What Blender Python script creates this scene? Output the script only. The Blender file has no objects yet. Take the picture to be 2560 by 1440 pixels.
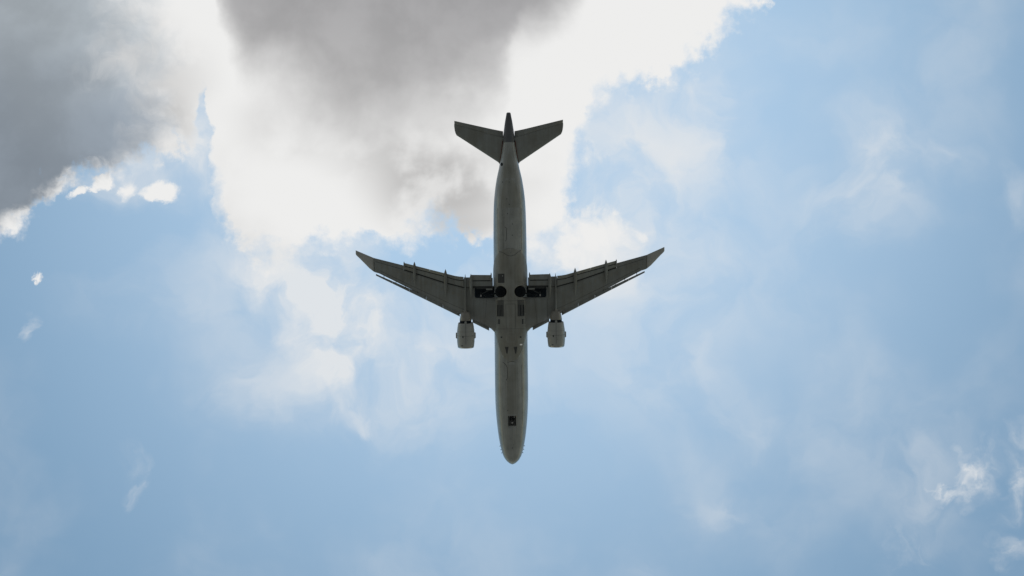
import bpy, bmesh, math, random
from mathutils import Vector, Matrix, Euler
R = math.radians
scene = bpy.context.scene
C = scene.collection

# ------------------------------------------------------------------ camera
CAM_Z, ALT, FOC = 1.7, 600.0, 100.3
cam_d = bpy.data.cameras.new('camera')
cam_d.lens = FOC; cam_d.sensor_width = 36.0; cam_d.clip_end = 60000.0; cam_d.clip_start = 0.1
cam = bpy.data.objects.new('camera', cam_d); C.objects.link(cam)
cam.location = (0, 0, CAM_Z); cam.rotation_euler = (0, math.pi, 0)      # looking straight up
scene.camera = cam

# ------------------------------------------------------------------ exposure
scene.view_settings.view_transform = 'Standard'
scene.view_settings.look = 'None'
scene.view_settings.exposure = 0.0
scene.view_settings.gamma = 1.0
scene.cycles.max_bounces = 6

# ------------------------------------------------------------------ sun (behind the dark cloud, almost overhead)
SUN_EL, SUN_ROT = R(84.1), R(26.4)
sun_dir = Vector((math.cos(SUN_EL) * math.sin(SUN_ROT), math.cos(SUN_EL) * math.cos(SUN_ROT), math.sin(SUN_EL)))
sd = bpy.data.lights.new('sun', 'SUN'); sd.energy = 2.0; sd.angle = R(0.6); sd.color = (1.0, .95, .88)
sun = bpy.data.objects.new('sun', sd); C.objects.link(sun)
sun.rotation_euler = sun_dir.to_track_quat('Z', 'Y').to_euler(); sun.location = (30, 60, 900)

# ------------------------------------------------------------------ sky and clouds (world)
world = bpy.data.worlds.new('World'); scene.world = world; world.use_nodes = True
world.cycles.sampling_method = 'MANUAL'; world.cycles.sample_map_resolution = 256
NT = world.node_tree
bgn = NT.nodes['Background']
def ln(a, b): NT.links.new(a, b)
def put(sock, v):
    if isinstance(v, bpy.types.NodeSocket): ln(v, sock)
    else: sock.default_value = v
def M(op, a, b=None, c=None, clamp=False):
    n = NT.nodes.new('ShaderNodeMath'); n.operation = op; n.use_clamp = clamp
    put(n.inputs[0], a)
    if b is not None: put(n.inputs[1], b)
    if c is not None: put(n.inputs[2], c)
    return n.outputs[0]
def VM(op, a, b=None):
    n = NT.nodes.new('ShaderNodeVectorMath'); n.operation = op
    put(n.inputs[0], a)
    if b is not None:
        put(n.inputs[3 if op == 'SCALE' else 1], b)
    return n.outputs[0]
def XYZ(x, y, z=0.0):
    n = NT.nodes.new('ShaderNodeCombineXYZ'); put(n.inputs[0], x); put(n.inputs[1], y); put(n.inputs[2], z); return n.outputs[0]
def noise(vec, scale, detail=4, rough=.55, dist=0.0, col=False):
    n = NT.nodes.new('ShaderNodeTexNoise'); n.noise_dimensions = '2D'
    ln(vec, n.inputs['Vector']); n.inputs['Scale'].default_value = scale; n.inputs['Detail'].default_value = detail
    n.inputs['Roughness'].default_value = rough; n.inputs['Distortion'].default_value = dist
    return n.outputs[1 if col else 0]
def ss(x, a, b, lo=0.0, hi=1.0):
    n = NT.nodes.new('ShaderNodeMapRange'); n.interpolation_type = 'SMOOTHSTEP'
    put(n.inputs[0], x); put(n.inputs[1], a); put(n.inputs[2], b); put(n.inputs[3], lo); put(n.inputs[4], hi)
    return n.outputs[0]
def mixc(f, a, b):
    n = NT.nodes.new('ShaderNodeMix'); n.data_type = 'RGBA'
    put(n.inputs[0], f)
    for s, v in ((n.inputs[6], a), (n.inputs[7], b)):
        if isinstance(v, tuple): s.default_value = (*v, 1)
        else: ln(v, s)
    return n.outputs[2]
def curve(x, pts):                       # height of a cloud edge along the sky
    n = NT.nodes.new('ShaderNodeFloatCurve'); cm = n.mapping; cm.use_clip = False
    c = cm.curves[0]
    P = [((u + .5) / 3.5, v) for u, v in pts]
    c.points[0].location = P[0]; c.points[1].location = P[-1]
    for p in P[1:-1]: c.points.new(*p)
    cm.update()
    ln(M('DIVIDE', M('ADD', x, .5), 3.5), n.inputs[1])
    return n.outputs[0]
def blob(vec, cx, cy, rx, ry, rot=0.0):  # soft lens of vapour
    m = NT.nodes.new('ShaderNodeMapping'); m.vector_type = 'TEXTURE'
    ln(vec, m.inputs[0]); m.inputs[1].default_value = (cx, cy, 0); m.inputs[2].default_value = (0, 0, R(rot)); m.inputs[3].default_value = (rx, ry, 1)
    g = NT.nodes.new('ShaderNodeTexGradient'); g.gradient_type = 'SPHERICAL'; ln(m.outputs[0], g.inputs[0])
    return ss(g.outputs[1], 0.0, 1.0)
def blobs(vec, lst, op='ADD'):
    acc = None
    for b in lst:
        v = M('MULTIPLY', blob(vec, *b[:4], b[5] if len(b) > 5 else 0), b[4])
        acc = v if acc is None else M(op, acc, v)
    return acc

tc = NT.nodes.new('ShaderNodeTexCoord')
sep = NT.nodes.new('ShaderNodeSeparateXYZ'); ln(tc.outputs['Generated'], sep.inputs[0])
zz = M('MAXIMUM', sep.outputs[2], .03)
K = 7.134                                # cloud-base plane coordinates: offsets from the zenith
u0 = M('SUBTRACT', 1.28, M('MULTIPLY', M('DIVIDE', sep.outputs[0], zz), K))
v0 = M('SUBTRACT', .72, M('MULTIPLY', M('DIVIDE', sep.outputs[1], zz), K))
P0 = XYZ(u0, v0)
def warp(vec, scale, amp, detail, rough=.55, off=0.0):
    n = noise(VM('ADD', vec, (off, off * 1.7, 0.0)), scale, detail, rough, col=True)
    return VM('ADD', vec, VM('SCALE', VM('SUBTRACT', n, (.5, .5, .5)), amp))
PW = warp(P0, 3.0, .07, 2)               # broad billows
PC = warp(PW, 13.0, .055, 6, .62, 4.0)    # crisp cauliflower edge
PV = warp(warp(P0, 3.2, .22, 3, .5, 9.0), 9.0, .10, 6, .6, 2.0)   # torn wisps
def split(v):
    s = NT.nodes.new('ShaderNodeSeparateXYZ'); ln(v, s.inputs[0]); return s.outputs[0], s.outputs[1]

sky = NT.nodes.new('ShaderNodeTexSky'); sky.sky_type = 'NISHITA'; sky.sun_disc = False
sky.sun_elevation = SUN_EL; sky.sun_rotation = SUN_ROT
sky.air_density = 2.0; sky.ozone_density = 6.0; sky.dust_density = 0.0; sky.altitude = 0
SKY_STR = 0.1
blue = VM('MULTIPLY', sky.outputs[0], (SKY_STR * 1.15, SKY_STR * 1.09, SKY_STR * .87))
# haze glow put into the sky colour; its falloff also carries corner vignetting
sl = NT.nodes.new('ShaderNodeVectorMath'); sl.operation = 'LENGTH'; ln(VM('SUBTRACT', P0, (1.3, .25, 0.0)), sl.inputs[0])
haze = ss(sl.outputs[1], 1.85, .35)
blue = VM('ADD', blue, VM('SCALE', (.23, .27, .305), haze))

# thin veil of high cloud
n1 = noise(P0, 2.2, 4, .5)
n2 = noise(PW, 7.0, 6, .6)
veil_b = blobs(PV, [
    (1.08, .66, .26, .07, -.9, 0), (.50, .38, .09, .18, .7, 0), (.42, .44, .2, .1, .3, 0), (.22, .60, .30, .12, -.3, 0), (.84, .76, .20, .26, 1.1, 15), (.84, .90, .14, .16, .5, 15), (.72, .70, .22, .18, .8, 40), (.70, .95, .22, .16, .40, 40), (.86, 1.03, .13, .06, .65, -15), (1.02, .94, .3, .2, .28, 0), (1.5, .85, .9, .5, .13, 0), (1.08, .88, .40, .34, .36, 0), (.62, .62, .22, .14, .5, 0),
    (1.55, .40, .26, .36, .55, 15), (1.66, .44, .34, .36, .5, 20), (1.80, .26, .16, .26, .45, 15), (2.18, .44, .22, .28, .58, 10), (2.55, .46, .09, .11, .32, 0),
    (1.62, .82, .28, .30, .26, 0), (2.34, .40, .10, .08, .25, 0),
    (1.90, 1.05, .30, .12, .22, 40), (1.82, 1.26, .16, .07, .30, -10), (.42, .72, .42, .22, .20, 0), (2.0, .08, .25, .12, .18, 0),
    (1.48, .62, .20, .14, .95, 0), (.46, .42, .14, .12, .55, 0), (.32, .46, .2, .09, .3, 0), (2.32, 1.22, .20, .26, .22, 0),
])
n3 = noise(PV, 5.0, 6, .53)
veil = M('MULTIPLY', veil_b, M('ADD', M('MULTIPLY', ss(n3, .30, .68), .85), .25))
veil = M('ADD', veil, M('MULTIPLY', ss(n1, .36, .70), M('MULTIPLY', ss(n3, .1, .9), .28)), clamp=True)
rid = M('SUBTRACT', 1.0, M('MULTIPLY', M('ABSOLUTE', M('SUBTRACT', noise(PV, 6.5, 4, .55), .5)), 4.2), clamp=True)
wisp_n = M('MULTIPLY', rid, M('MULTIPLY', rid, ss(noise(P0, 14.0, 4, .6), .3, .6, .35, 1.0)))
wisp = M('MULTIPLY', blobs(PV, [(2.41, 1.19, .14, .12, 1.05, -35), (2.56, 1.17, .07, .15, .6, 20), (2.55, 1.36, .06, .08, .5, 0), (2.27, 1.36, .14, .16, .2, 0),
                                (.325, 1.17, .045, .09, .6, 15), (.037, .78, .025, .07, .6, 0)]), wisp_n, clamp=True)
veil = M('MAXIMUM', veil, wisp)

# cumulus: silhouette of the cloud edge, torn by the fine warp
cu, cv = split(PC)
edge = curve(cu, [(-.5, .60), (-.1, .62), (0, .605), (.05, .575), (.072, .515), (.15, .497), (.23, .44), (.31, .445), (.36, .385), (.44, .385), (.485, .355),
                  (.503, .275), (.515, .275), (.525, .45), (.54, .56), (.60, .625), (.69, .695), (.76, .665), (.88, .625), (.92, .61), (1.0, .64), (1.06, .615), (1.16, .60),
                  (1.24, .64), (1.34, .68), (1.40, .665), (1.445, .50), (1.475, .34), (1.55, .25), (1.71, .22), (1.79, .15), (1.85, .07), (1.92, .0), (2.10, -.35), (3.0, -.6)])
d = M('SUBTRACT', edge, cv)
puff = NT.nodes.new('ShaderNodeTexVoronoi'); puff.feature = 'F1'; puff.voronoi_dimensions = '2D'; ln(PC, puff.inputs['Vector'])
puff.inputs['Scale'].default_value = 22; puff.inputs['Detail'].default_value = 0; puff.inputs['Roughness'].default_value = .5
rough = M('ADD', M('MULTIPLY', M('SUBTRACT', .45, puff.outputs[0]), .045), M('MULTIPLY', M('SUBTRACT', noise(P0, 16.0, 7, .66), .5), .15))
d = M('ADD', d, rough)
scr = blobs(PC, [(1.47, .60, .20, .13, .24, -15), (1.47, .37, .10, .06, .13, 20), (.41, .47, .10, .055, .20, 0), (.245, .455, .07, .03, .20, -25), (.18, .485, .06, .022, .16, -30), (.31, .475, .05, .06, .13, 30), (.09, .69, .035, .03, .10, 0)], 'MAXIMUM')
scr = M('ADD', scr, M('MULTIPLY', ss(scr, .0, .06, 0.0, 1.0), M('ADD', rough, M('MULTIPLY', M('SUBTRACT', noise(PV, 20.0, 5, .6), .5), .16))))
d = M('MAXIMUM', d, M('SUBTRACT', scr, .06))
soft = M('ADD', ss(n2, .3, .65, .025, .10), blobs(PW, [(.52, .45, .10, .2, .12, 0), (1.44, .40, .16, .24, .16, 0), (1.5, .62, .2, .12, .14, 0), (.68, .62, .2, .12, .05, 0)]))
alpha = ss(d, -.014, soft)
# thickness decides how dark the cloud base is
wu, wv = split(warp(PW, 6.0, .10, 4, .5, 7.0))
g1 = M('SUBTRACT', curve(wu, [(-.5, -.6), (.40, -.5), (.50, -.30), (.555, .05), (.60, .16), (.66, .22), (.75, .26), (.85, .31), (.95, .335), (1.05, .30), (1.15, .26), (1.25, .23),
                              (1.30, .11), (1.37, .05), (1.42, 0.0), (1.50, -.15), (1.7, -.5), (3.0, -.6)]), wv)
g1 = ss(M('ADD', g1, M('MULTIPLY', M('SUBTRACT', noise(PW, 5.0, 6, .55), .5), .13)), -.10, .15)
g2e = M('SUBTRACT', curve(wu, [(-.5, .6), (-.1, .61), (0, .585), (.06, .55), (.12, .505), (.22, .455), (.33, .445), (.38, .38), (.44, .36), (.475, .31), (.50, .15), (.56, -.2), (3.0, -.6)]), wv)
nb = noise(PW, 2.6, 3, .5)
g2 = M('MULTIPLY', ss(M('ADD', g2e, M('MULTIPLY', M('SUBTRACT', noise(PC, 9.0, 5, .6), .5), .12)), .0, .07), ss(M('ADD', M('MULTIPLY', nb, .25), M('SUBTRACT', M('ADD', wu, M('MULTIPLY', M('SUBTRACT', noise(PV, 4.0, 6, .6), .5), .45)), M('MULTIPLY', wv, .40))), .56, .26, .0, 1.0))
g3 = M('MULTIPLY', blobs(PW, [(1.13, .49, .26, .15, .85, 0), (1.02, .38, .26, .16, .6, 0), (.655, .29, .13, .09, .22, 0), (.75, .35, .2, .08, .2, 0), (.56, .44, .12, .16, .12, 0), (.42, .22, .16, .20, .45, 0), (1.36, .44, .08, .1, .12, 0), (.37, .31, .16, .12, .7, 0), (.30, .10, .2, .14, .5, 0), (.62, .60, .25, .1, .22, 30), (1.2, .58, .2, .06, .3, 0)]),
       ss(noise(PW, 8.0, 5, .5), .30, .62, .35, 1.25), clamp=True)
nb = noise(PW, 2.6, 3, .5)
white = (.855, .853, .845)
left_grey = mixc(ss(M('ADD', v0, M('MULTIPLY', nb, .3)), .15, .55), (.36, .40, .435), (.245, .285, .332))
left_grey = VM('SCALE', left_grey, ss(u0, .05, .45, .97, 1.35))
mid_grey = mixc(ss(M('ADD', v0, M('MULTIPLY', u0, -.12)), -.2, .25), (.365, .362, .37), (.48, .475, .475))
cloud = mixc(g3, white, (.53, .525, .52))
mott = ss(noise(PW, 6.0, 6, .55), .3, .7, .92, 1.07)
cloud = mixc(g1, cloud, VM('SCALE', mid_grey, mott))
cloud = mixc(g2, cloud, VM('SCALE', left_grey, mott))
base = mixc(M('MULTIPLY', veil, .85), blue, (.80, .81, .815))
base = mixc(alpha, base, cloud)
mn = NT.nodes.new('ShaderNodeVectorMath'); mn.operation = 'MINIMUM'; ln(base, mn.inputs[0]); mn.inputs[1].default_value = (.86, .86, .86)
ln(VM('SCALE', mn.outputs[0], 1 / SKY_STR), bgn.inputs[0])
bgn.inputs[1].default_value = SKY_STR

# ================================================================== materials
def mat(name, col, rough=.45, metal=0.0, spec=.5, streak=0.0, mottle=0.0, tint=None, coat=0.0):
    m = bpy.data.materials.new(name); m.use_nodes = True; t = m.node_tree
    b = t.nodes['Principled BSDF']
    b.inputs['Roughness'].default_value = rough; b.inputs['Metallic'].default_value = metal
    b.inputs['Specular IOR Level'].default_value = spec; b.inputs['Coat Weight'].default_value = coat; b.inputs['Coat Roughness'].default_value = .12
    b.inputs['Base Color'].default_value = (*col, 1)
    if streak or mottle:
        co = t.nodes.new('ShaderNodeTexCoord')
        def nz(scale, vec, det):
            mp = t.nodes.new('ShaderNodeMapping'); t.links.new(co.outputs['Object'], mp.inputs[0]); mp.inputs['Scale'].default_value = vec
            n = t.nodes.new('ShaderNodeTexNoise'); t.links.new(mp.outputs[0], n.inputs[0]); n.inputs['Scale'].default_value = scale
            n.inputs['Detail'].default_value = det; n.inputs['Roughness'].default_value = .6
            r = t.nodes.new('ShaderNodeMapRange'); t.links.new(n.outputs[0], r.inputs[0]); r.inputs[1].default_value = .36; r.inputs[2].default_value = .64
            return r.outputs[0]
        def mx(f, a, bcol):
            x = t.nodes.new('ShaderNodeMix'); x.data_type = 'RGBA'; t.links.new(f, x.inputs[0])
            if isinstance(a, tuple): x.inputs[6].default_value = (*a, 1)
            else: t.links.new(a, x.inputs[6])
            if isinstance(bcol, tuple): x.inputs[7].default_value = (*bcol, 1)
            else: t.links.new(bcol, x.inputs[7])
            return x.outputs[2]
        dk = tint or tuple(c * .6 for c in col)
        def lerp(k): return tuple(c + (d_ - c) * k for c, d_ in zip(col, dk))
        s1 = mx(nz(1.0, (1.3, .05, .6), 5), lerp(streak), col)          # streaks running along the flow
        s2 = mx(nz(.35, (1, 1, 1), 6), lerp(mottle), col)               # patchy grime
        x = t.nodes.new('ShaderNodeMix'); x.data_type = 'RGBA'; x.blend_type = 'MIX'; x.inputs[0].default_value = .5
        t.links.new(s1, x.inputs[6]); t.links.new(s2, x.inputs[7]); t.links.new(x.outputs[2], b.inputs['Base Color'])
        rr = t.nodes.new('ShaderNodeMapRange'); t.links.new(nz(2.5, (1, .3, 1), 4), rr.inputs[0])
        rr.inputs[3].default_value = rough - .08; rr.inputs[4].default_value = min(1, rough + .15); t.links.new(rr.outputs[0], b.inputs['Roughness'])
    return m
PAINT = mat('pale_grey_paint', (.51, .53, .53), .30, streak=1.0, mottle=.9, tint=(.27, .28, .275), coat=.7)
WINGP = mat('wing_grey_paint', (.35, .375, .38), .42, streak=.9, mottle=.9, tint=(.24, .235, .21))
TIPP = mat('wing_tip_paint', (.62, .62, .60), .32, streak=.4, mottle=.5, coat=.4)
WELLP = mat('dark_door_paint', (.17, .175, .17), .5, streak=.8, mottle=.9)  # darker tone for the panels ahead of the wheel bays
BELLY = mat('belly_fairing_paint', (.42, .43, .41), .45, streak=1.0, mottle=.9, tint=(.26, .25, .22))
COWL = mat('cowl_paint', (.50, .51, .50), .35, streak=.4, mottle=.5, coat=.2)
BAREM = mat('bare_metal', (.52, .51, .50), .32, metal=.85)
HOTM = mat('exhaust_metal', (.40, .385, .36), .42, metal=.6, streak=.5, mottle=.6)
DARK = mat('dark_cavity_shade', (.014, .021, .030), .8, spec=.3)  # near-black; deepens the shade of bays, ducts and slots by colour
DGREY = mat('dark_grey_seal', (.07, .075, .08), .6)
PANELD = mat('darker_belly_panel', (.37, .37, .345), .45, streak=.8, mottle=.6, tint=(.2, .2, .17))
PANELL = mat('lighter_belly_panel', (.52, .535, .51), .4, streak=.6, mottle=.6)
RUB = mat('tyre_rubber', (.011, .014, .019), .8, spec=.25)
NAVY = mat('dark_fin_paint', (.15, .16, .18), .35, mottle=.6)
PANELM = mat('weathered_belly_paint', (.43, .44, .425), .38, streak=.9, mottle=.8, tint=(.26, .26, .23), coat=.3)
RED = mat('red_brown_seal', (.12, .028, .02), .5)
WHITEM = mat('white_marking', (.8, .8, .78), .4)
GLASS = mat('bright_spot_glass', (.8, .82, .85), .1)
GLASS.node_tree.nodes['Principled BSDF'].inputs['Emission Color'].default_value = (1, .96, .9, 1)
GLASS.node_tree.nodes['Principled BSDF'].inputs['Emission Strength'].default_value = .12  # weak emission makes the small belly spot bright

# ================================================================== airframe space: lateral a, station l -> local metres
PITCH, YAW = R(7.0), -0.011
SP, CP = math.sin(PITCH), math.cos(PITCH)
F = 2560 * FOC / 36.0
def P(a, l, z=0.0):
    x = y = 0.0; Dp = ALT
    for _ in range(4):
        x = -a * Dp / F
        y = ((720 - l) * Dp / F - z * SP) / CP
        Dp = ALT + z * CP - y * SP
    return Vector((x, y, z))
S = F / ALT                               # stations per metre

root = bpy.data.objects.new('airliner', None); C.objects.link(root)
root.location = (0.32, 0, ALT + CAM_Z); root.rotation_euler = Euler((-PITCH, 0, YAW), 'XYZ')
root['label'] = 'grey twin-engined jet airliner seen from below with flaps and wheel bays open'
root['category'] = 'aeroplane'

def link(name, bm, m, parent, smooth=True, mats=None, recalc=True):
    me = bpy.data.meshes.new(name)
    if recalc: bmesh.ops.recalc_face_normals(bm, faces=bm.faces)
    bm.to_mesh(me); bm.free()
    for k in (mats or [m]): me.materials.append(k)
    for p in me.polygons: p.use_smooth = smooth
    o = bpy.data.objects.new(name, me); C.objects.link(o); o.parent = parent
    return o
def loft(rings, bm=None, cap=True, matid=0, closed=True):
    bm = bm or bmesh.new(); R_ = [[bm.verts.new(p) for p in r] for r in rings]
    n = len(R_[0])
    for a, b in zip(R_, R_[1:]):
        for i in range(n if closed else n - 1):
            j = (i + 1) % n
            f = bm.faces.new((a[i], a[j], b[j], b[i])); f.material_index = matid
    if cap:
        for r in (R_[0], R_[-1]):
            try: f = bm.faces.new(r); f.material_index = matid
            except ValueError: pass
    return bm
def lerpt(x, T):
    if x <= T[0][0]: return T[0][1]
    for (a, b), (c, d_) in zip(T, T[1:]):
        if x <= c: return b + (d_ - b) * (x - a) / (c - a)
    return T[-1][1]
def smootht(x, T):                        # monotone-ish Catmull interpolation
    if x <= T[0][0]: return T[0][1]
    if x >= T[-1][0]: return T[-1][1]
    for i in range(len(T) - 1):
        if T[i][0] <= x <= T[i + 1][0]:
            x0, y0 = T[i]; x1, y1 = T[i + 1]; h = x1 - x0
            m0 = (y1 - y0) / h if i == 0 else (y1 - T[i-1][1]) / (x1 - T[i-1][0])
            m1 = (y1 - y0) / h if i + 2 >= len(T) else (T[i+2][1] - y0) / (T[i+2][0] - x0)
            t = (x - x0) / h
            return (2*t**3-3*t*t+1)*y0+(t**3-2*t*t+t)*h*m0+(-2*t**3+3*t*t)*y1+(t**3-t*t)*h*m1
def boolean(o, cutters):
    for c in cutters:
        md = o.modifiers.new('b', 'BOOLEAN'); md.operation = 'DIFFERENCE'; md.solver = 'EXACT'; md.object = c
    bpy.context.view_layer.update()
    ev = o.evaluated_get(bpy.context.evaluated_depsgraph_get())
    me = bpy.data.meshes.new_from_object(ev); o.modifiers.clear(); old = o.data; o.data = me
    me.materials.clear(); [me.materials.append(k) for k in old.materials]

# ------------------------------------------------------------------ fuselage
HW = [(306, 3.5), (312, 6.3), (325, 10.2), (340, 13.2), (360, 15.8), (385, 19.2), (408, 23.3), (421, 25.6), (441, 30.4), (462, 34.1), (483, 37), (505, 39), (530, 40.2),
      (575, 41), (625, 41.3), (900, 41.3), (993, 41.1), (1038, 39.1), (1082, 34.8), (1115, 29.3), (1138, 22.9), (1150, 16), (1157, 8.6), (1160, 3.2), (1161, .6)]
ZC = [(306, 2.35), (340, 2.0), (385, 1.45), (441, .75), (500, .2), (560, 0), (1000, 0), (1082, -.25), (1138, -.75), (1161, -1.1)]
ZH = [(306, .42), (325, .95), (360, 1.5), (408, 2.15), (441, 2.7), (483, 3.15), (530, 3.4), (600, 3.48), (1000, 3.48), (1050, 3.2), (1082, 2.85), (1115, 2.3), (1138, 1.75), (1150, 1.25), (1157, .7), (1160, .28), (1161, .05)]
N = 72
rings = []
L_ = sorted(set([342] + list(range(349, 1120, 12)) + list(range(1120, 1150, 5)) + [1150, 1153, 1155, 1157, 1158.5, 1160, 1161]))
for l in L_:
    zc, w, h = smootht(l, ZC), max(.5, smootht(l, HW)) / S, max(.04, smootht(l, ZH))
    c = P(0, l, zc); D = ALT + zc * CP - c.y * SP; w *= D / ALT
    rings.append([Vector((w * math.cos(t), c.y, zc + h * math.sin(t))) for t in (2 * math.pi * k / N for k in range(N))])
fus = link('fuselage', loft(rings), None, root, mats=[PAINT, DARK])

# belly fairing wrapped round the wing root
FW = [(620, 6), (624, 18), (630, 27), (642, 35), (660, 41), (700, 43), (800, 43), (822, 42.5), (838, 39), (855, 34), (872, 29), (888, 22), (898, 14), (904, 5)]
FB = [(620, 0), (660, .35), (690, .8), (840, .9), (870, .5), (904, 0)]
rings = []
for l in list(range(620, 904, 6)) + [904]:
    w = smootht(l, FW) / S; t = lerpt(l, FB); y = P(0, l, -3.5).y
    ring = []
    for k in range(33):
        q = -1 + 2 * k / 32; x = q * w
        zf = -math.sqrt(max(3.48 ** 2 * (1 - min(1, (x / 3.475)) ** 2), 0)) - .07
        zm = -4.15 * (1 - min(1, abs(x / 3.66)) ** 2.7) ** (1 / 2.7)
        ring.append(Vector((x, y, zf * (1 - t) + min(zm, zf) * t if t < .98 else zm)))
    z0 = ring[0].z
    ring += [Vector((w * .9, y, max(z0 + .5, -1.0 if t > .3 else z0 + .5))), Vector((-w * .9, y, max(z0 + .5, -1.0 if t > .3 else z0 + .5)))]
    rings.append(ring)
fairing = link('belly_fairing', loft(rings), None, root, mats=[BELLY, DARK])

# ------------------------------------------------------------------ wings
def zw(a): q = max(0, a - 40) / 345; return -2.0 + q * 2.6 + q * q * 1.6
LE = [(30, 846), (36, 838), (42, 829), (50, 821), (100, 797), (127, 784), (208, 741), (328, 680), (338, 677), (342, 675), (352, 667), (365, 653.5), (376.5, 641.5), (384, 634.5), (386, 631)]
TE1 = [(30, 716), (99, 718.5), (116, 719), (167, 705.5), (264, 673.3), (265.5, 673), (267, 660.5), (341, 641), (386, 621.5)]
def chordline(a): return lerpt(a, LE), lerpt(a, TE1)
AF = [(0, 0), (.012, .30), (.05, .60), (.12, .85), (.25, 1.0), (.42, .97), (.6, .8), (.78, .52), (.92, .26), (1, .14)]
def section(side, a, le, te, z, th, te_th=None, low=.55):
    top, bot = [], []
    for c, t in AF:
        l = le + (te - le) * c
        h = th * t
        if te_th is not None and c > .6: h = max(h, te_th)
        top.append(P(a * side, l, z + h * .5)); bot.append(P(a * side, l, z - h * low))
    return top + bot[::-1][:-1]
def cutters():
    out = []
    for sgn in (-1, 1):
        c = P(sgn * 24, 729.5, -4)
        bm = bmesh.new(); bmesh.ops.create_cone(bm, cap_ends=True, segments=48, radius1=14.4 / S, radius2=14.4 / S, depth=4.0)
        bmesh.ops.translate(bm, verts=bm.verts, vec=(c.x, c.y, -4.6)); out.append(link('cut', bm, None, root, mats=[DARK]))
        A, B = P(sgn * 30, 746, -3), P(sgn * 90, 718, -3)
        bm = bmesh.new()
        x0, x1, y0, y1 = min(A.x, B.x), max(A.x, B.x), min(A.y, B.y), max(A.y, B.y)
        bmesh.ops.create_cube(bm, size=1); bmesh.ops.scale(bm, verts=bm.verts, vec=(x1 - x0, y1 - y0, 6.6)); bmesh.ops.translate(bm, verts=bm.verts, vec=((x0 + x1) / 2, (y0 + y1) / 2, -4.0))
        ed = [e for e in bm.edges if abs(e.verts[0].co.z - e.verts[1].co.z) > 1]
        bmesh.ops.bevel(bm, geom=ed, offset=.42, segments=5, affect='EDGES', profile=.5)
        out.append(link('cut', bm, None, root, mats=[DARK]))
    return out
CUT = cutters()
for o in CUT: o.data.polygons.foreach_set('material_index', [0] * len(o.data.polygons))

def plate(name, pts_ll, m, parent, side, zf, thick, mats=None):
    """thin panel: pts_ll = list of (a, l_front, l_back); zf(a, l) gives its lower face"""
    rg = []
    for a, lf, lb in pts_ll:
        rg.append([P(a * side, lf, zf(a, 0)), P(a * side, lf, zf(a, 0) + thick), P(a * side, lb, zf(a, 1) + thick * .6), P(a * side, lb, zf(a, 1))])
    return link(name, loft(rg), m, parent, smooth=False, mats=mats)
def canoe(name, a, l0, l1, w, z, depth, m, parent, side, slope=0.0, n=18):
    rg = []
    for k in range(n + 1):
        q = k / n
        s_ = (math.sin(math.pi * min(1, q / .7) / 2) ** .7 if q < .7 else (1 - ((q - .7) / .3) ** 2.2)) if q > 0 else 0.0
        s_ = max(s_, .04); c = P(a * side, l0 + (l1 - l0) * q, z + slope * (1 - q))
        rg.append([c + Vector((w / S / 2 * s_ * math.cos(t), 0, depth * s_ * math.sin(t))) for t in (2 * math.pi * j / 16 for j in range(16))])
    return link(name, loft(rg), m, parent)

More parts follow.
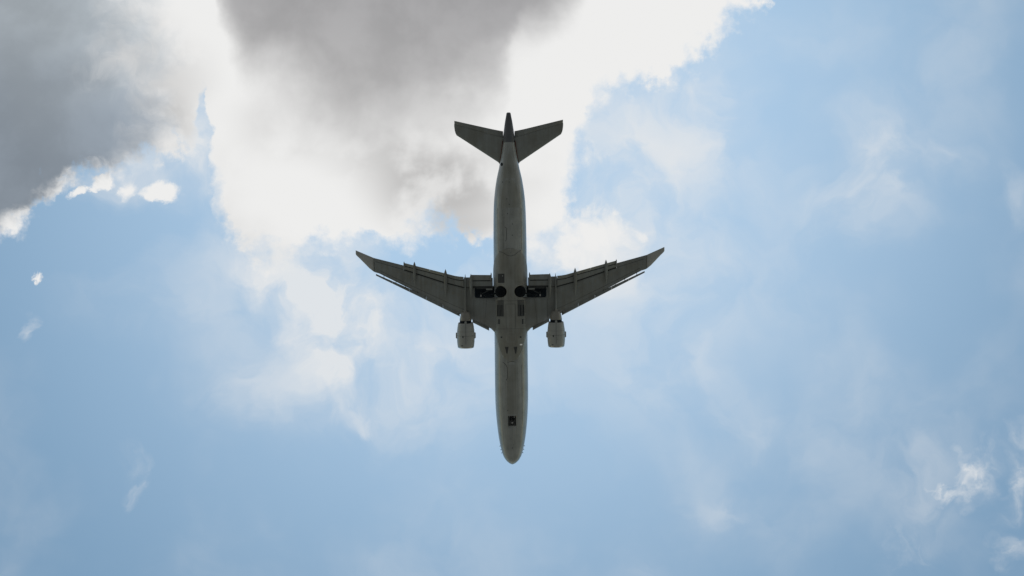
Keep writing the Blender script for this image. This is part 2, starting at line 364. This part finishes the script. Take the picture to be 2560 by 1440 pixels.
FL1 = [(102, 719), (116, 718.5), (167, 704.8), (264, 672.6)]         # front edge of the flap row
FL2 = [(102, 701.5), (136, 697.6), (167, 688), (264, 662)]          # slot between fore and aft flap
FTE = [(102, 692), (134, 689.3), (265, 654.3)]
for side in (1, -1):
    st = [30, 36, 42, 50, 60, 75, 90, 100, 116, 127, 150, 167, 190, 208, 230, 250, 264, 265.5, 267, 280, 300, 318, 328, 338, 342, 347, 352, 358, 365, 371, 376.5, 380, 384, 386]
    rg = []
    for a in st:
        le, te = chordline(a); ch = abs(le - te) / S
        th = ch * (.125 - .03 * min(1, a / 300)) if a < 340 else ch * .09
        rg.append(section(side, a, le, te, zw(a), th, te_th=(.62 if a < 100 else .3) if a < 266 else None))
    ti = st.index(342)
    wing = link('wing', loft(rg[:ti + 1]), None, root, mats=[WINGP, DARK])
    link('raked_wing_tip', loft([[v.copy() for v in rg[ti]]] + rg[ti + 1:]), TIPP, wing)
    for p in wing.data.polygons: p.use_smooth = True
    boolean(wing, [c for c in CUT])
    # roof of the wheel bay
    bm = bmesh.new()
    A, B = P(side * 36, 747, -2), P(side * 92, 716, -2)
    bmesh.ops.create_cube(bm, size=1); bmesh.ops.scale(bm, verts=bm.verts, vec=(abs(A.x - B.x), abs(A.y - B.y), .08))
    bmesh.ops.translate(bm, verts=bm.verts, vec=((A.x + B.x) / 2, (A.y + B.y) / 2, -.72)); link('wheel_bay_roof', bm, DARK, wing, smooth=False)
    # spoiler skin above the flap slot
    plate('spoiler', [(a, lerpt(a, TE1) + 7, lerpt(a, FL2) - 3.5) for a in (100, 116, 140, 167, 200, 230, 265.4)], DGREY, wing, side, lambda a, e: zw(a) + .16 - .2 * e, .08)
    plate('spoiler', [(a, 722, 694) for a in (44, 60, 75, 99)], DGREY, wing, side, lambda a, e: zw(a) + .40 - .1 * e, .08)
    # outboard flaps in two rows, three panels each
    for a0, a1 in ((117.2, 161), (161.2, 201), (201.3, 238), (238.2, 265)):
        ss_ = [a0 + (a1 - a0) * k / 4 for k in range(5)]
        plate('fore_flap', [(a, lerpt(a, FL1) - 2.2, lerpt(a, FL2) + 1.6) for a in ss_], WINGP, wing, side, lambda a, e: zw(a) - .28 - .2 * e, .22)
        plate('aft_flap', [(a, lerpt(a, FL2) - .4, lerpt(a, FTE)) for a in ss_], WINGP, wing, side, lambda a, e: zw(a) - .62 - .42 * e, .16)
    # high speed aileron block behind the engine
    plate('inboard_aileron', [(a, 717.5, lerpt(a, [(99.5, 692.3), (117, 692)])) for a in (100.5, 106, 116.6)], WINGP, wing, side, lambda a, e: zw(a) - .12 - .05 * e, .22)
    # inboard flap
    plate('fore_flap', [(a, 714.5, 702.4) for a in (46, 60, 75, 95)], WINGP, wing, side, lambda a, e: zw(a) - .3 - .2 * e, .22)
    plate('aft_flap', [(a, 699.8, 687 - (a - 48) * .02) for a in (47, 60, 75, 97)], WINGP, wing, side, lambda a, e: zw(a) - .75 - .5 * e, .16)
    canoe('flap_track_fairing', 98.5, 746, 683.5, 8.5, zw(98) - .75, .55, WINGP, wing, side, -.3)
    canoe('flap_track_fairing', 162, 741, 671, 9.0, zw(162) - .62, .55, WINGP, wing, side, -.35)
    canoe('flap_track_fairing', 239.5, 712, 651.5, 8.2, zw(240) - .52, .50, WINGP, wing, side, -.35)
    canoe('flap_track_fairing', 48, 706, 680.5, 3.4, zw(50) - 1.0, .3, WINGP, wing, side, -.1)
    canoe('flap_track_fairing', 265.3, 672, 650.5, 3.2, zw(265) - .65, .3, WINGP, wing, side, -.1)
    # slats: segments drooped ahead of the leading edge
    SO = [(54, 826.5), (97, 804.6), (127, 790.2), (200, 753.3), (336, 685.3)]
    SI = [(54, 818), (97, 795), (127, 779), (200, 742.6), (336, 681)]
    for a0, a1 in ((54.5, 96), (127.5, 169), (169.25, 211), (211.25, 253), (253.25, 295), (295.25, 336)):
        rg = []
        for k in range(6):
            a = a0 + (a1 - a0) * k / 5; lo, li = lerpt(a, SO), lerpt(a, SI); z = zw(a) - .42 + .15 * a / 336
            cr = .42 - .16 * a / 336
            prof = [(0, 0), (.12, .55), (.45, .95), (1, 1.0), (.9, .85), (.6, .45), (.35, .05), (.15, -.15)]
            rg.append([P(a * side, lo + (li - lo) * q, z + cr * h) for q, h in prof])
        link('slat', loft(rg), WINGP, wing)
    # slat actuator tracks bridging the gap
    for a in (148, 190, 232, 262, 286, 316):
        lo, li = lerpt(a, SI), lerpt(a, LE)
        plate('slat_track', [(a - .7, lo + 2, li - 5), (a + .7, lo + 2, li - 5)], DGREY, wing, side, lambda a_, e: zw(a) - .12, .1)
    # ---------------- engine
    ea, ez = 113.0, -4.25
    def ring(l, r, n=48, zz_=ez):
        c = P(ea * side, l, zz_); return [c + Vector((r / S * math.cos(t), 0, r / S * math.sin(t))) for t in (2 * math.pi * k / n for k in range(n))]
    prof = [(850, 15.5), (858, 16.2), (864, 16.9), (866.6, 17.6), (867.6, 18.5), (867.0, 19.4), (864.5, 20.3), (860, 21.0), (853, 21.7), (845, 22.0), (834, 22.0), (824, 21.4), (815, 20.2), (806, 18.6), (805.6, 18.0), (812, 17.4), (818, 17.2)]
    eng = link('engine', loft([ring(*p) for p in prof], cap=False), COWL, root, recalc=True)
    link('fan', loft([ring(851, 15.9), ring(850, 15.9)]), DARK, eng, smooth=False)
    link('spinner', loft([ring(851.2, 5), ring(855, 3.6), ring(858, 1.5), ring(858.6, .3)]), DGREY, eng)
    link('inlet_lip', loft([ring(l, r + .12) for l, r in ((863.5, 16.8), (866.6, 17.45), (867.9, 18.5), (867.2, 19.5), (864.6, 20.35))], cap=False), BAREM, eng)
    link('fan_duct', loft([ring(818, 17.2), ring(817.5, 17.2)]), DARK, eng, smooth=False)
    link('core_nozzle', loft([ring(l, r) for l, r in ((799.3, 14.6), (798.5, 14.9), (790, 13.3), (779, 10.7), (778.6, 10.2), (782, 9.6), (788, 9.4))], cap=False), HOTM, eng)
    link('core_cowl', loft([ring(l, r) for l, r in ((817, 14.4), (806, 14.6), (799, 14.5))], cap=True), DARK, eng)
    link('exhaust_plug', loft([ring(788, 9.3), ring(787.5, 6.5), ring(778, 4.2), ring(772, 1.2), ring(771.5, .3)]), HOTM, eng)
    bm = bmesh.new()
    rg = []
    for l, w, zt, zb in ((846, 3.0, -2.45, -3.2), (830, 6, -2.1, -3.6), (806, 6.5, -1.5, -3.8), (790, 6.5, -1.2, -3.6), (775, 5.5, -1.1, -3.0), (755, 4.2, -1.2, -2.6), (735, 3.4, -1.2, -2.35), (715, 3.4, -1.2, -2.15), (696, 3.0, -1.3, -2.0), (686, .8, -1.6, -1.9)):
        c = P(ea * side, l, -2.5)
        rg.append([Vector((c.x - w / S / 2, c.y, zt)), Vector((c.x + w / S / 2, c.y, zt)), Vector((c.x + w / S / 2, c.y, zb + .15)), Vector((c.x + w / S / 5, c.y, zb)), Vector((c.x - w / S / 5, c.y, zb)), Vector((c.x - w / S / 2, c.y, zb + .15))])
    link('pylon', loft(rg), WINGP, eng, smooth=False)
    c1 = P(ea * side, 804, ez)                                           # lower bifurcation fairing
    bm = loft([[Vector((c1.x + sx * w / S, P(0, l, ez).y, ez - rr / S)) for sx, rr in ((-1, 13.6), (-1, 16.5), (1, 16.5), (1, 13.6))] for l, w in ((812, 3.2), (804, 3.0), (800, 2.0))])
    link('duct_fairing', bm, COWL, eng, smooth=False)
    for sg in (-1, 1):                                                   # side strakes
        bm = bmesh.new(); c = P(ea * side, 837.5, ez)
        xs = (c.x + sg * 21.3 / S, c.x + sg * 24.8 / S)
        rg = [[Vector((xs[0], P(0, la, ez).y, ez + .1 + t)), Vector((xs[1], P(0, lb, ez).y, ez + .1 + t)), Vector((xs[1], P(0, lc, ez).y, ez + .1 + t)), Vector((xs[0], P(0, ld, ez).y, ez + .1 + t))] for t in (-.12, .12) for la, lb, lc, ld in ((846, 843.5, 831, 829.5),)]
        link('nacelle_strake', loft(rg), COWL, eng, smooth=False)
    for l, w in ((836.6, .5), (826, .3)):                                # cowl seams
        bm = loft([ring(l + w / 2, lerpt(-l, [(-867, 20), (-845, 22), (-834, 22), (-824, 21.4), (-806, 18.6)]) + .10), ring(l - w / 2, lerpt(-l, [(-867, 20), (-845, 22), (-834, 22), (-824, 21.4), (-806, 18.6)]) + .10)], cap=False)
        link('cowl_seam', bm, DGREY, eng)
    # ---------------- tailplane
    def zt(a): return 1.7 + (a - 15) / S * .13
    TLE = [(8, 424), (18, 416), (24.5, 409), (27, 405.5), (130.5, 337), (133.5, 331), (135, 325), (136.3, 315)]
    TTE = [(8, 326), (15.5, 328.5), (136.3, 300.4)]
    HNG = [(8, 346), (136.3, 309.5)]
    stn = [8, 13, 18, 24.5, 27, 40, 60, 80, 100, 118, 130.5, 132, 133.5, 135, 136.3]
    rg = [section(side, a, lerpt(a, TLE), lerpt(a, HNG) - .6, zt(a), (lerpt(a, TLE) - lerpt(a, HNG)) / S * .11, te_th=.16) for a in stn]
    tp = link('tailplane', loft(rg), WINGP, root)
    rg = [section(side, a, lerpt(a, HNG) - .5, lerpt(a, TTE), zt(a) - .02, .26 - .0008 * a) for a in (14.2, 40, 80, 110, 135.8)]
    link('elevator', loft(rg), WINGP, tp)
    rg = []
    for l in (352, 360, 372, 384, 396, 406):                             # dark red seal along the root
        a = smootht(l, HW) + .2
        rg.append([P((a - .6) * side, l, zt(a) - .55), P((a + 1.3) * side, l, zt(a) - .52), P((a + 1.3) * side, l, zt(a) - .3), P((a - .6) * side, l, zt(a) - .3)])
    link('root_seal', loft(rg), RED, tp)

# ------------------------------------------------------------------ fin
FT = [  # z, LE station, TE station, thickness m
    (2.6, 452, 334, 1.55), (4.0, 425, 329, 1.5), (6.0, 392, 315, 1.25), (8.0, 363, 302, 1.05), (10.0, 334, 287.5, 1.0), (11.3, 316, 281, .95), (11.4, 312, 281.4, .85)]
rg = []
for z, le, te, th in FT:
    y0, y1 = P(0, le, z).y, P(0, te, z).y
    sec = [Vector((th / 2 * max(t, .62 if c > .5 else 0), y0 + (y1 - y0) * c, z)) for c, t in AF]
    rg.append(sec + [Vector((-v.x, v.y, v.z)) for v in sec[::-1][:-1]])
fin = link('tail_fin', loft(rg), NAVY, root)
rg = [[P(0, l, zc_) + Vector((w / 2 * math.cos(t), 0, h * math.sin(t))) for t in (2 * math.pi * k / 20 for k in range(20))] for l, zc_, w, h in ((355, 1.86, 2.70, 1.46), (352, 1.88, 2.66, 1.46), (340, 2.0, 2.38, 1.26), (328, 2.12, 2.1, 1.02), (314, 2.3, 1.78, .78), (303, 2.45, 1.5, .58), (294, 2.5, 1.2, .45), (287, 2.52, 1.0, .36), (282, 2.55, .84, .3))]
link('tail_cone', loft(rg), NAVY, fin)

boolean(fus, [c for c in CUT if len(c.data.vertices) > 90])
boolean(fairing, CUT)

# ------------------------------------------------------------------ nose gear bay cut
A, B = P(-9.5, 1065, -3), P(10.5, 1039, -3)
bm = bmesh.new(); bmesh.ops.create_cube(bm, size=1)
bmesh.ops.scale(bm, verts=bm.verts, vec=(abs(A.x - B.x), abs(A.y - B.y), 3)); bmesh.ops.translate(bm, verts=bm.verts, vec=((A.x + B.x) / 2, (A.y + B.y) / 2, -3.2))
nb_ = link('cut', bm, None, root, mats=[DARK]); boolean(fus, [nb_]); CUT.append(nb_)
for o in CUT: bpy.data.objects.remove(o)

# ------------------------------------------------------------------ things inside the bays
def tube(pts, r, n=10, bm=None):
    bm = bm or bmesh.new()
    for p, q in zip(pts, pts[1:]):
        d_ = (q - p).normalized(); u = d_.orthogonal().normalized(); w = d_.cross(u)
        loft([[c + (u * math.cos(t) + w * math.sin(t)) * r for t in (2 * math.pi * k / n for k in range(n))] for c in (p, q)], bm)
    return bm
def box(c, s, bm=None):
    bm = bm or bmesh.new(); g = bmesh.ops.create_cube(bm, size=1)
    bmesh.ops.scale(bm, verts=g['verts'], vec=s); bmesh.ops.translate(bm, verts=g['verts'], vec=c); return bm
for side in (1, -1):
    c = P(side * 24, 729.5, -3.3)
    rg = [[c + Vector((r * math.cos(t), r * math.sin(t), z)) for t in (2 * math.pi * k / 40 for k in range(40))] for r, z in ((1.14, .35), (1.2, .2), (1.2, -.1), (1.12, -.26), (.9, -.33), (.62, -.3), (.55, -.2), (.5, -.12), (.2, -.1), (.16, -.2), (.02, -.2))]
    link('wheel', loft(rg), RUB, root)
    leg = link('gear_leg', tube([P(side * 25, 731, -2.9), P(side * 55, 737, -2.3), P(side * 82, 735, -1.75)], .17), DARK, root)
    link('side_brace', tube([P(side * 48, 722, -2.3), P(side * 70, 733, -2.1)], .09), DGREY, leg)
    link('drag_brace', tube([P(side * 62, 741, -2.35), P(side * 74, 730, -1.9), P(side * 78, 741, -2.0)], .05), DGREY, leg)
    link('hinge_bracket', box(P(side * 74, 738.5, -2.35), (.22, .45, .2)), BAREM, leg, smooth=False)
    link('bay_beam', box(P(side * 53, 722.5, -2.45), (1.3, .32, .2)), WINGP, root, smooth=False)
    for q in (66, 72, 86): link('hydraulic_pipe', tube([P(side * q, 718, -1.3), P(side * q, 745, -1.3)], .05, 6), DARK, root)
ng = link('nose_gear', tube([P(0, 1063, -2.5), P(1, 1046, -2.6)], .13), DGREY, root)
for sx in (-3.4, 3.6):
    c = P(sx, 1046, -2.5)
    rg = [[c + Vector((x, r * math.cos(t), r * math.sin(t))) for t in (2 * math.pi * k / 24 for k in range(24))] for r, x in ((.3, -.16), (.46, -.14), (.48, 0), (.46, .14), (.3, .16))]
    link('nose_wheel', loft(rg), RUB, ng)
for p_, s_ in ((P(1, 1057, -2.9), (.35, .3, .15)), (P(6, 1042.5, -2.95), (.28, .18, .1)), (P(-5, 1042, -2.7), (.5, .08, .1))):
    link('gear_bracket', box(p_, s_), BAREM, ng, smooth=False)

# ------------------------------------------------------------------ skin details laid on the real surface
from mathutils.bvhtree import BVHTree
bpy.context.view_layer.update()
def bvh_of(objs):
    V, Fc = [], []
    for o in objs:
        b0 = len(V); V += [v.co.copy() for v in o.data.vertices]; Fc += [[b0 + i for i in p.vertices] for p in o.data.polygons]
    return BVHTree.FromPolygons(V, Fc)
BV = bvh_of([fus, fairing])
BVW = bvh_of([o for o in root.children if o.name.startswith('wing')])
def onskin(a, l, bv, off=.02):
    z = -3.0
    for _ in range(3):
        p = P(a, l, z); h = bv.ray_cast(Vector((p.x, p.y, -12)), Vector((0, 0, 1)))
        if h[0] is None: return p
        z = h[0].z
    return Vector((h[0].x, h[0].y, z - off))
def strip(path, w, bm, bv, step=4.0, off=.02):
    pts = []
    for (a0, l0), (a1, l1) in zip(path, path[1:]):
        n = max(1, int(math.hypot(a1 - a0, l1 - l0) / step))
        pts += [(a0 + (a1 - a0) * k / n, l0 + (l1 - l0) * k / n) for k in range(n)]
    pts.append(path[-1]); prev = None
    for i, (a, l) in enumerate(pts):
        q = pts[min(i + 1, len(pts) - 1)]; r = pts[max(i - 1, 0)]
        dx, dy = q[0] - r[0], q[1] - r[1]; k = math.hypot(dx, dy) or 1
        nx, ny = -dy / k * w / 2, dx / k * w / 2
        cur = (bm.verts.new(onskin(a + nx, l + ny, bv, off)), bm.verts.new(onskin(a - nx, l - ny, bv, off)))
        if prev: bm.faces.new((prev[0], cur[0], cur[1], prev[1]))
        prev = cur
def patch(a0, a1, l0, l1, bm, bv, off=.02, step=4.0, shape=None):
    na, nl = max(1, int(abs(a1 - a0) / step)), max(1, int(abs(l1 - l0) / step))
    g = []
    for j in range(nl + 1):
        l = l0 + (l1 - l0) * j / nl; k = shape(j / nl) if shape else 1.0; am = (a0 + a1) / 2
        g.append([bm.verts.new(onskin(am + (a0 + (a1 - a0) * i / na - am) * k, l, bv, off)) for i in range(na + 1)])
    for j in range(nl):
        for i in range(na): bm.faces.new((g[j][i], g[j][i + 1], g[j + 1][i + 1], g[j + 1][i]))
def skin(name, bm, m, parent): return link(name, bm, m, parent)
def lines(name, paths, w, m, parent, bv, off=.02):
    bm = bmesh.new()
    for p in paths: strip(p, w, bm, bv, off=off)
    return skin(name, bm, m, parent)
AX = lambda l: 1272 + (l - 340) * 9 / 820
def q(px, py): return (px - AX(py), py)
# cargo door outlines
lines('cargo_door_seam', [[q(1257, 905), q(1264, 911), q(1267.6, 918), q(1268.3, 935), q(1268, 946), q(1265, 951)]], 1.2, DGREY, fus, BV)
lines('cargo_door_seam', [[q(1262, 567), q(1265.5, 570), q(1266, 585), q(1265.5, 600), q(1263, 603)]], 1.1, DGREY, fus, BV)
lines('keel_rail', [[q(1275, 450), q(1276, 632)]], 1.0, PANELL, fus, BV, off=.05)
for px, py in ((1267, 497), (1273, 511), (1276.5, 631), (1273, 455), (1281, 560), (1269, 534), (1269.5, 1026), (1281, 1120), (1256, 455), (1281, 588)):
    bm = bmesh.new(); patch(*[q(px - .9, py)[0], q(px + .9, py)[0]], py - 1.2, py + 1.2, bm, BV); skin('drain_mast', bm, DGREY, fus)
# long belly panels
bm = bmesh.new(); patch(-22, 24, 446, 519, bm, BV, off=.015, shape=lambda t: (1 - (1 - t) ** 2.0) ** .5 * .98 + .02); skin('rear_belly_panel', bm, PANELM, fus)
lines('panel_joint', [[(-22, 500), (-20, 512), (-10, 519), (2, 521), (14, 519), (22, 511), (24, 500)]], .7, PANELL, fus, BV, .03)
lines('panel_joint', [[(-28, 628), (-16, 632), (-8, 638), (2, 640), (12, 637), (20, 630), (28, 626)]], .9, DGREY, fus, BV, .03)
for a, l0, l1, m_, w in ((12, 912, 1085, PANELL, 1.2), (-12.5, 952, 1085, PANELL, .8), (3, 1066, 1110, PANELL, 2.2), (-24, 905, 1060, PANELL, .9), (26, 912, 1060, DGREY, .5), (-30, 520, 625, DGREY, .5), (29, 520, 625, DGREY, .5), (-17, 525, 620, DGREY, .4)):
    lines('panel_joint', [[(a, l0), (a, l1)]], w, m_, fus, BV)
bm = bmesh.new(); patch(-11, 11, 912, 1036, bm, BV, .012); skin('forward_belly_panel', bm, PANELM, fus)
lines('panel_joint', [[(-10, 906), (0, 903.5), (12, 905.5)]], .8, DGREY, fus, BV, .04)
# outflow valve and tail openings
bm = bmesh.new(); patch(-21.5, -15.5, 406, 415, bm, BV, .03, 1.2, shape=lambda t: max(.15, math.sin(math.pi * t) ** .5)); skin('outflow_valve', bm, DARK, fus)
bm = bmesh.new(); patch(-15, 15, 384, 445, bm, BV, .015, 3, shape=lambda t: max(.03, math.sin(math.pi * t / 2) ** .6)); skin('tail_belly_panel', bm, PANELM, fus)
# fairing panels
for s_ in (-1, 1):
    bm = bmesh.new(); patch(s_ * 17, s_ * 34, 750, 791, bm, BV, .02)
    gp = skin('gear_door_panel', bm, WELLP, fairing)
    for a in (20, 24, 28, 32): lines('vent_slot', [[(s_ * a, 762), (s_ * (a + .8), 790)]], 2.0, DARK if a in (24, 32) else DGREY, fairing, BV, .04)
bm = bmesh.new(); patch(-31, -15, 684, 707, bm, BV, .03); skin('access_panel', bm, DARK, fairing).data.materials[0] = DGREY  # dark panel widened so its colour takes in the shading round it
bm = bmesh.new(); patch(-20, -18.5, 688, 691, bm, BV, .06); skin('access_latch', bm, PANELL, fairing)
bm = bmesh.new(); patch(12, 30, 702, 712, bm, BV, .03); skin('access_panel', bm, PANELD, fairing)
for s_ in (-1, 1):
    a0, a1 = (27, 37)
    lines('inlet_frame', [[(s_ * a0, 797), (s_ * a1, 797), (s_ * a1, 811), (s_ * a0, 811), (s_ * a0, 797)], [(s_ * 32, 797), (s_ * 32, 811)]], .9, PANELL, fairing, BV, .05)
    bm = bmesh.new(); patch(s_ * a0, s_ * a1, 797, 811, bm, BV, .02); skin('pack_inlet', bm, DGREY, fairing)
    bm = bmesh.new(); v = [onskin(*p_, BV, .03) for p_ in ((s_ * 11 - 4.5, 867), (s_ * 11 + 4.5, 867), (s_ * 11 + 1.5, 884), (s_ * 11 - 1.0, 884))]
    bm.faces.new([bm.verts.new(p_) for p_ in v]); skin('ram_air_inlet', bm, DGREY, fairing)
lines('panel_joint', [[(-12, 820), (-12, 760), (12, 760), (12, 820)]], .6, DGREY, fairing, BV)
lines('panel_joint', [[(-10, 832), (9, 832), (11, 838), (11, 850), (9, 855), (-9, 855), (-11, 850), (-11, 838), (-10, 832)]], .8, PANELL, fairing, BV)
lines('panel_joint', [[(-36, 822), (36, 822)]], .5, DGREY, fairing, BV)
lines('panel_joint', [[(-38, 752), (38, 752)]], .5, DGREY, fairing, BV)
lines('panel_joint', [[(-38, 824), (-33, 850), (-28, 874), (-20, 892)]], 1.0, PANELL, fairing, BV, .04)
lines('panel_joint', [[(38, 824), (33, 850), (28, 874), (20, 892)]], 1.0, PANELL, fairing, BV, .04)
bm = bmesh.new(); patch(22, 28, 860, 863.4, bm, BV, .05, 1.5); skin('bright_belly_spot', bm, GLASS, fairing)
for s_ in (-1, 1):
    bm = bmesh.new(); patch(s_ * 22, s_ * 26, 841, 845, bm, BV, .03); skin('vent', bm, DGREY, fairing)
# wing underside: access panels along the span, tip joints, slat lights
wings = [o for o in root.children if o.name.startswith('wing')]
for side, wg in zip((1, -1), wings):
    rnd = random.Random(4)
    for k in range(15):
        bm = bmesh.new()
        a = 128 + k * 13.6; le, te = chordline(a); l = te + (le - te) * (.30 if a < 265 else .40)
        patch(side * a, side * (a + 5.0), l + 3.2, l - 3.6 - rnd.random() * 2, bm, BVW, .02)
        skin('access_panel', bm, PANELD, wg)
    lines('spar_line', [[(side * a, chordline(a)[1] + (chordline(a)[0] - chordline(a)[1]) * .78) for a in (104, 150, 200, 260, 325)]], .6, DGREY, wg, BVW)
    lines('aileron_hinge', [[(side * 268, 671), (side * 336, 650.5)]], .8, DGREY, wg, BVW)
    lines('tip_joint', [[(side * 341, 643), (side * 340, 675)]], 1.2, DGREY, wg, BVW)
    lines('panel_joint', [[(side * 60, 748), (side * 66, 812)]], .5, DGREY, wg, BVW)
    lines('panel_joint', [[(side * 92, 748), (side * 92, 799)]], .5, DGREY, wg, BVW)
    for a, l in ((133, 780), (170, 760)): 
        bm = bmesh.new(); patch(side * (a - 1), side * (a + 1), l - 1, l + 1, bm, BVW, .05); skin('wing_light', bm, WHITEM, wg)
# nose probes
for side in (1, -1):
    for l in (1115, 1124, 1132): 
        bm = bmesh.new(); w = smootht(l, HW); tube([P(side * (w - 2), l, -.6), P(side * (w + 1.6), l - .8, -.7), P(side * (w + 1.8), l + 1.2, -.7)], .05, 6, bm)
        link('pitot_probe', bm, DGREY, fus)
# cowl details
for eng, side in zip([o for o in root.children if o.name.startswith('engine')], (1, -1)):
    be = bvh_of([eng])
    ctr = 113 * side
    for x0, x1, l0, l1 in ((-8.5, -6, 839, 843.5), (-12, -7, 862.6, 864), (3.5, 4.5, 849, 850)):
        bm = bmesh.new(); patch(ctr + x0, ctr + x1, l0, l1, bm, be, .03, 1.2); skin('cowl_vent', bm, DARK, eng)
    lines('latch_line', [[(ctr, 808), (ctr, 860)]], .6, DGREY, eng, be, .03)

# ================================================================== ground under the camera
def gmat():
    m = bpy.data.materials.new('grass_and_soil'); m.use_nodes = True; t = m.node_tree; b = t.nodes['Principled BSDF']
    co = t.nodes.new('ShaderNodeTexCoord'); n = t.nodes.new('ShaderNodeTexNoise'); n.inputs['Scale'].default_value = .004; n.inputs['Detail'].default_value = 10
    t.links.new(co.outputs['Object'], n.inputs[0]); r = t.nodes.new('ShaderNodeValToRGB'); t.links.new(n.outputs[0], r.inputs[0])
    r.color_ramp.elements[0].position = .35; r.color_ramp.elements[0].color = (.075, .083, .070, 1)
    r.color_ramp.elements[1].position = .65; r.color_ramp.elements[1].color = (.145, .14, .133, 1)
    t.links.new(r.outputs[0], b.inputs['Base Color']); b.inputs['Roughness'].default_value = .95
    return m
bm = bmesh.new(); bmesh.ops.create_grid(bm, x_segments=40, y_segments=40, size=25000)
g = link('ground', bm, gmat(), None, smooth=False, recalc=False); g['kind'] = 'structure'
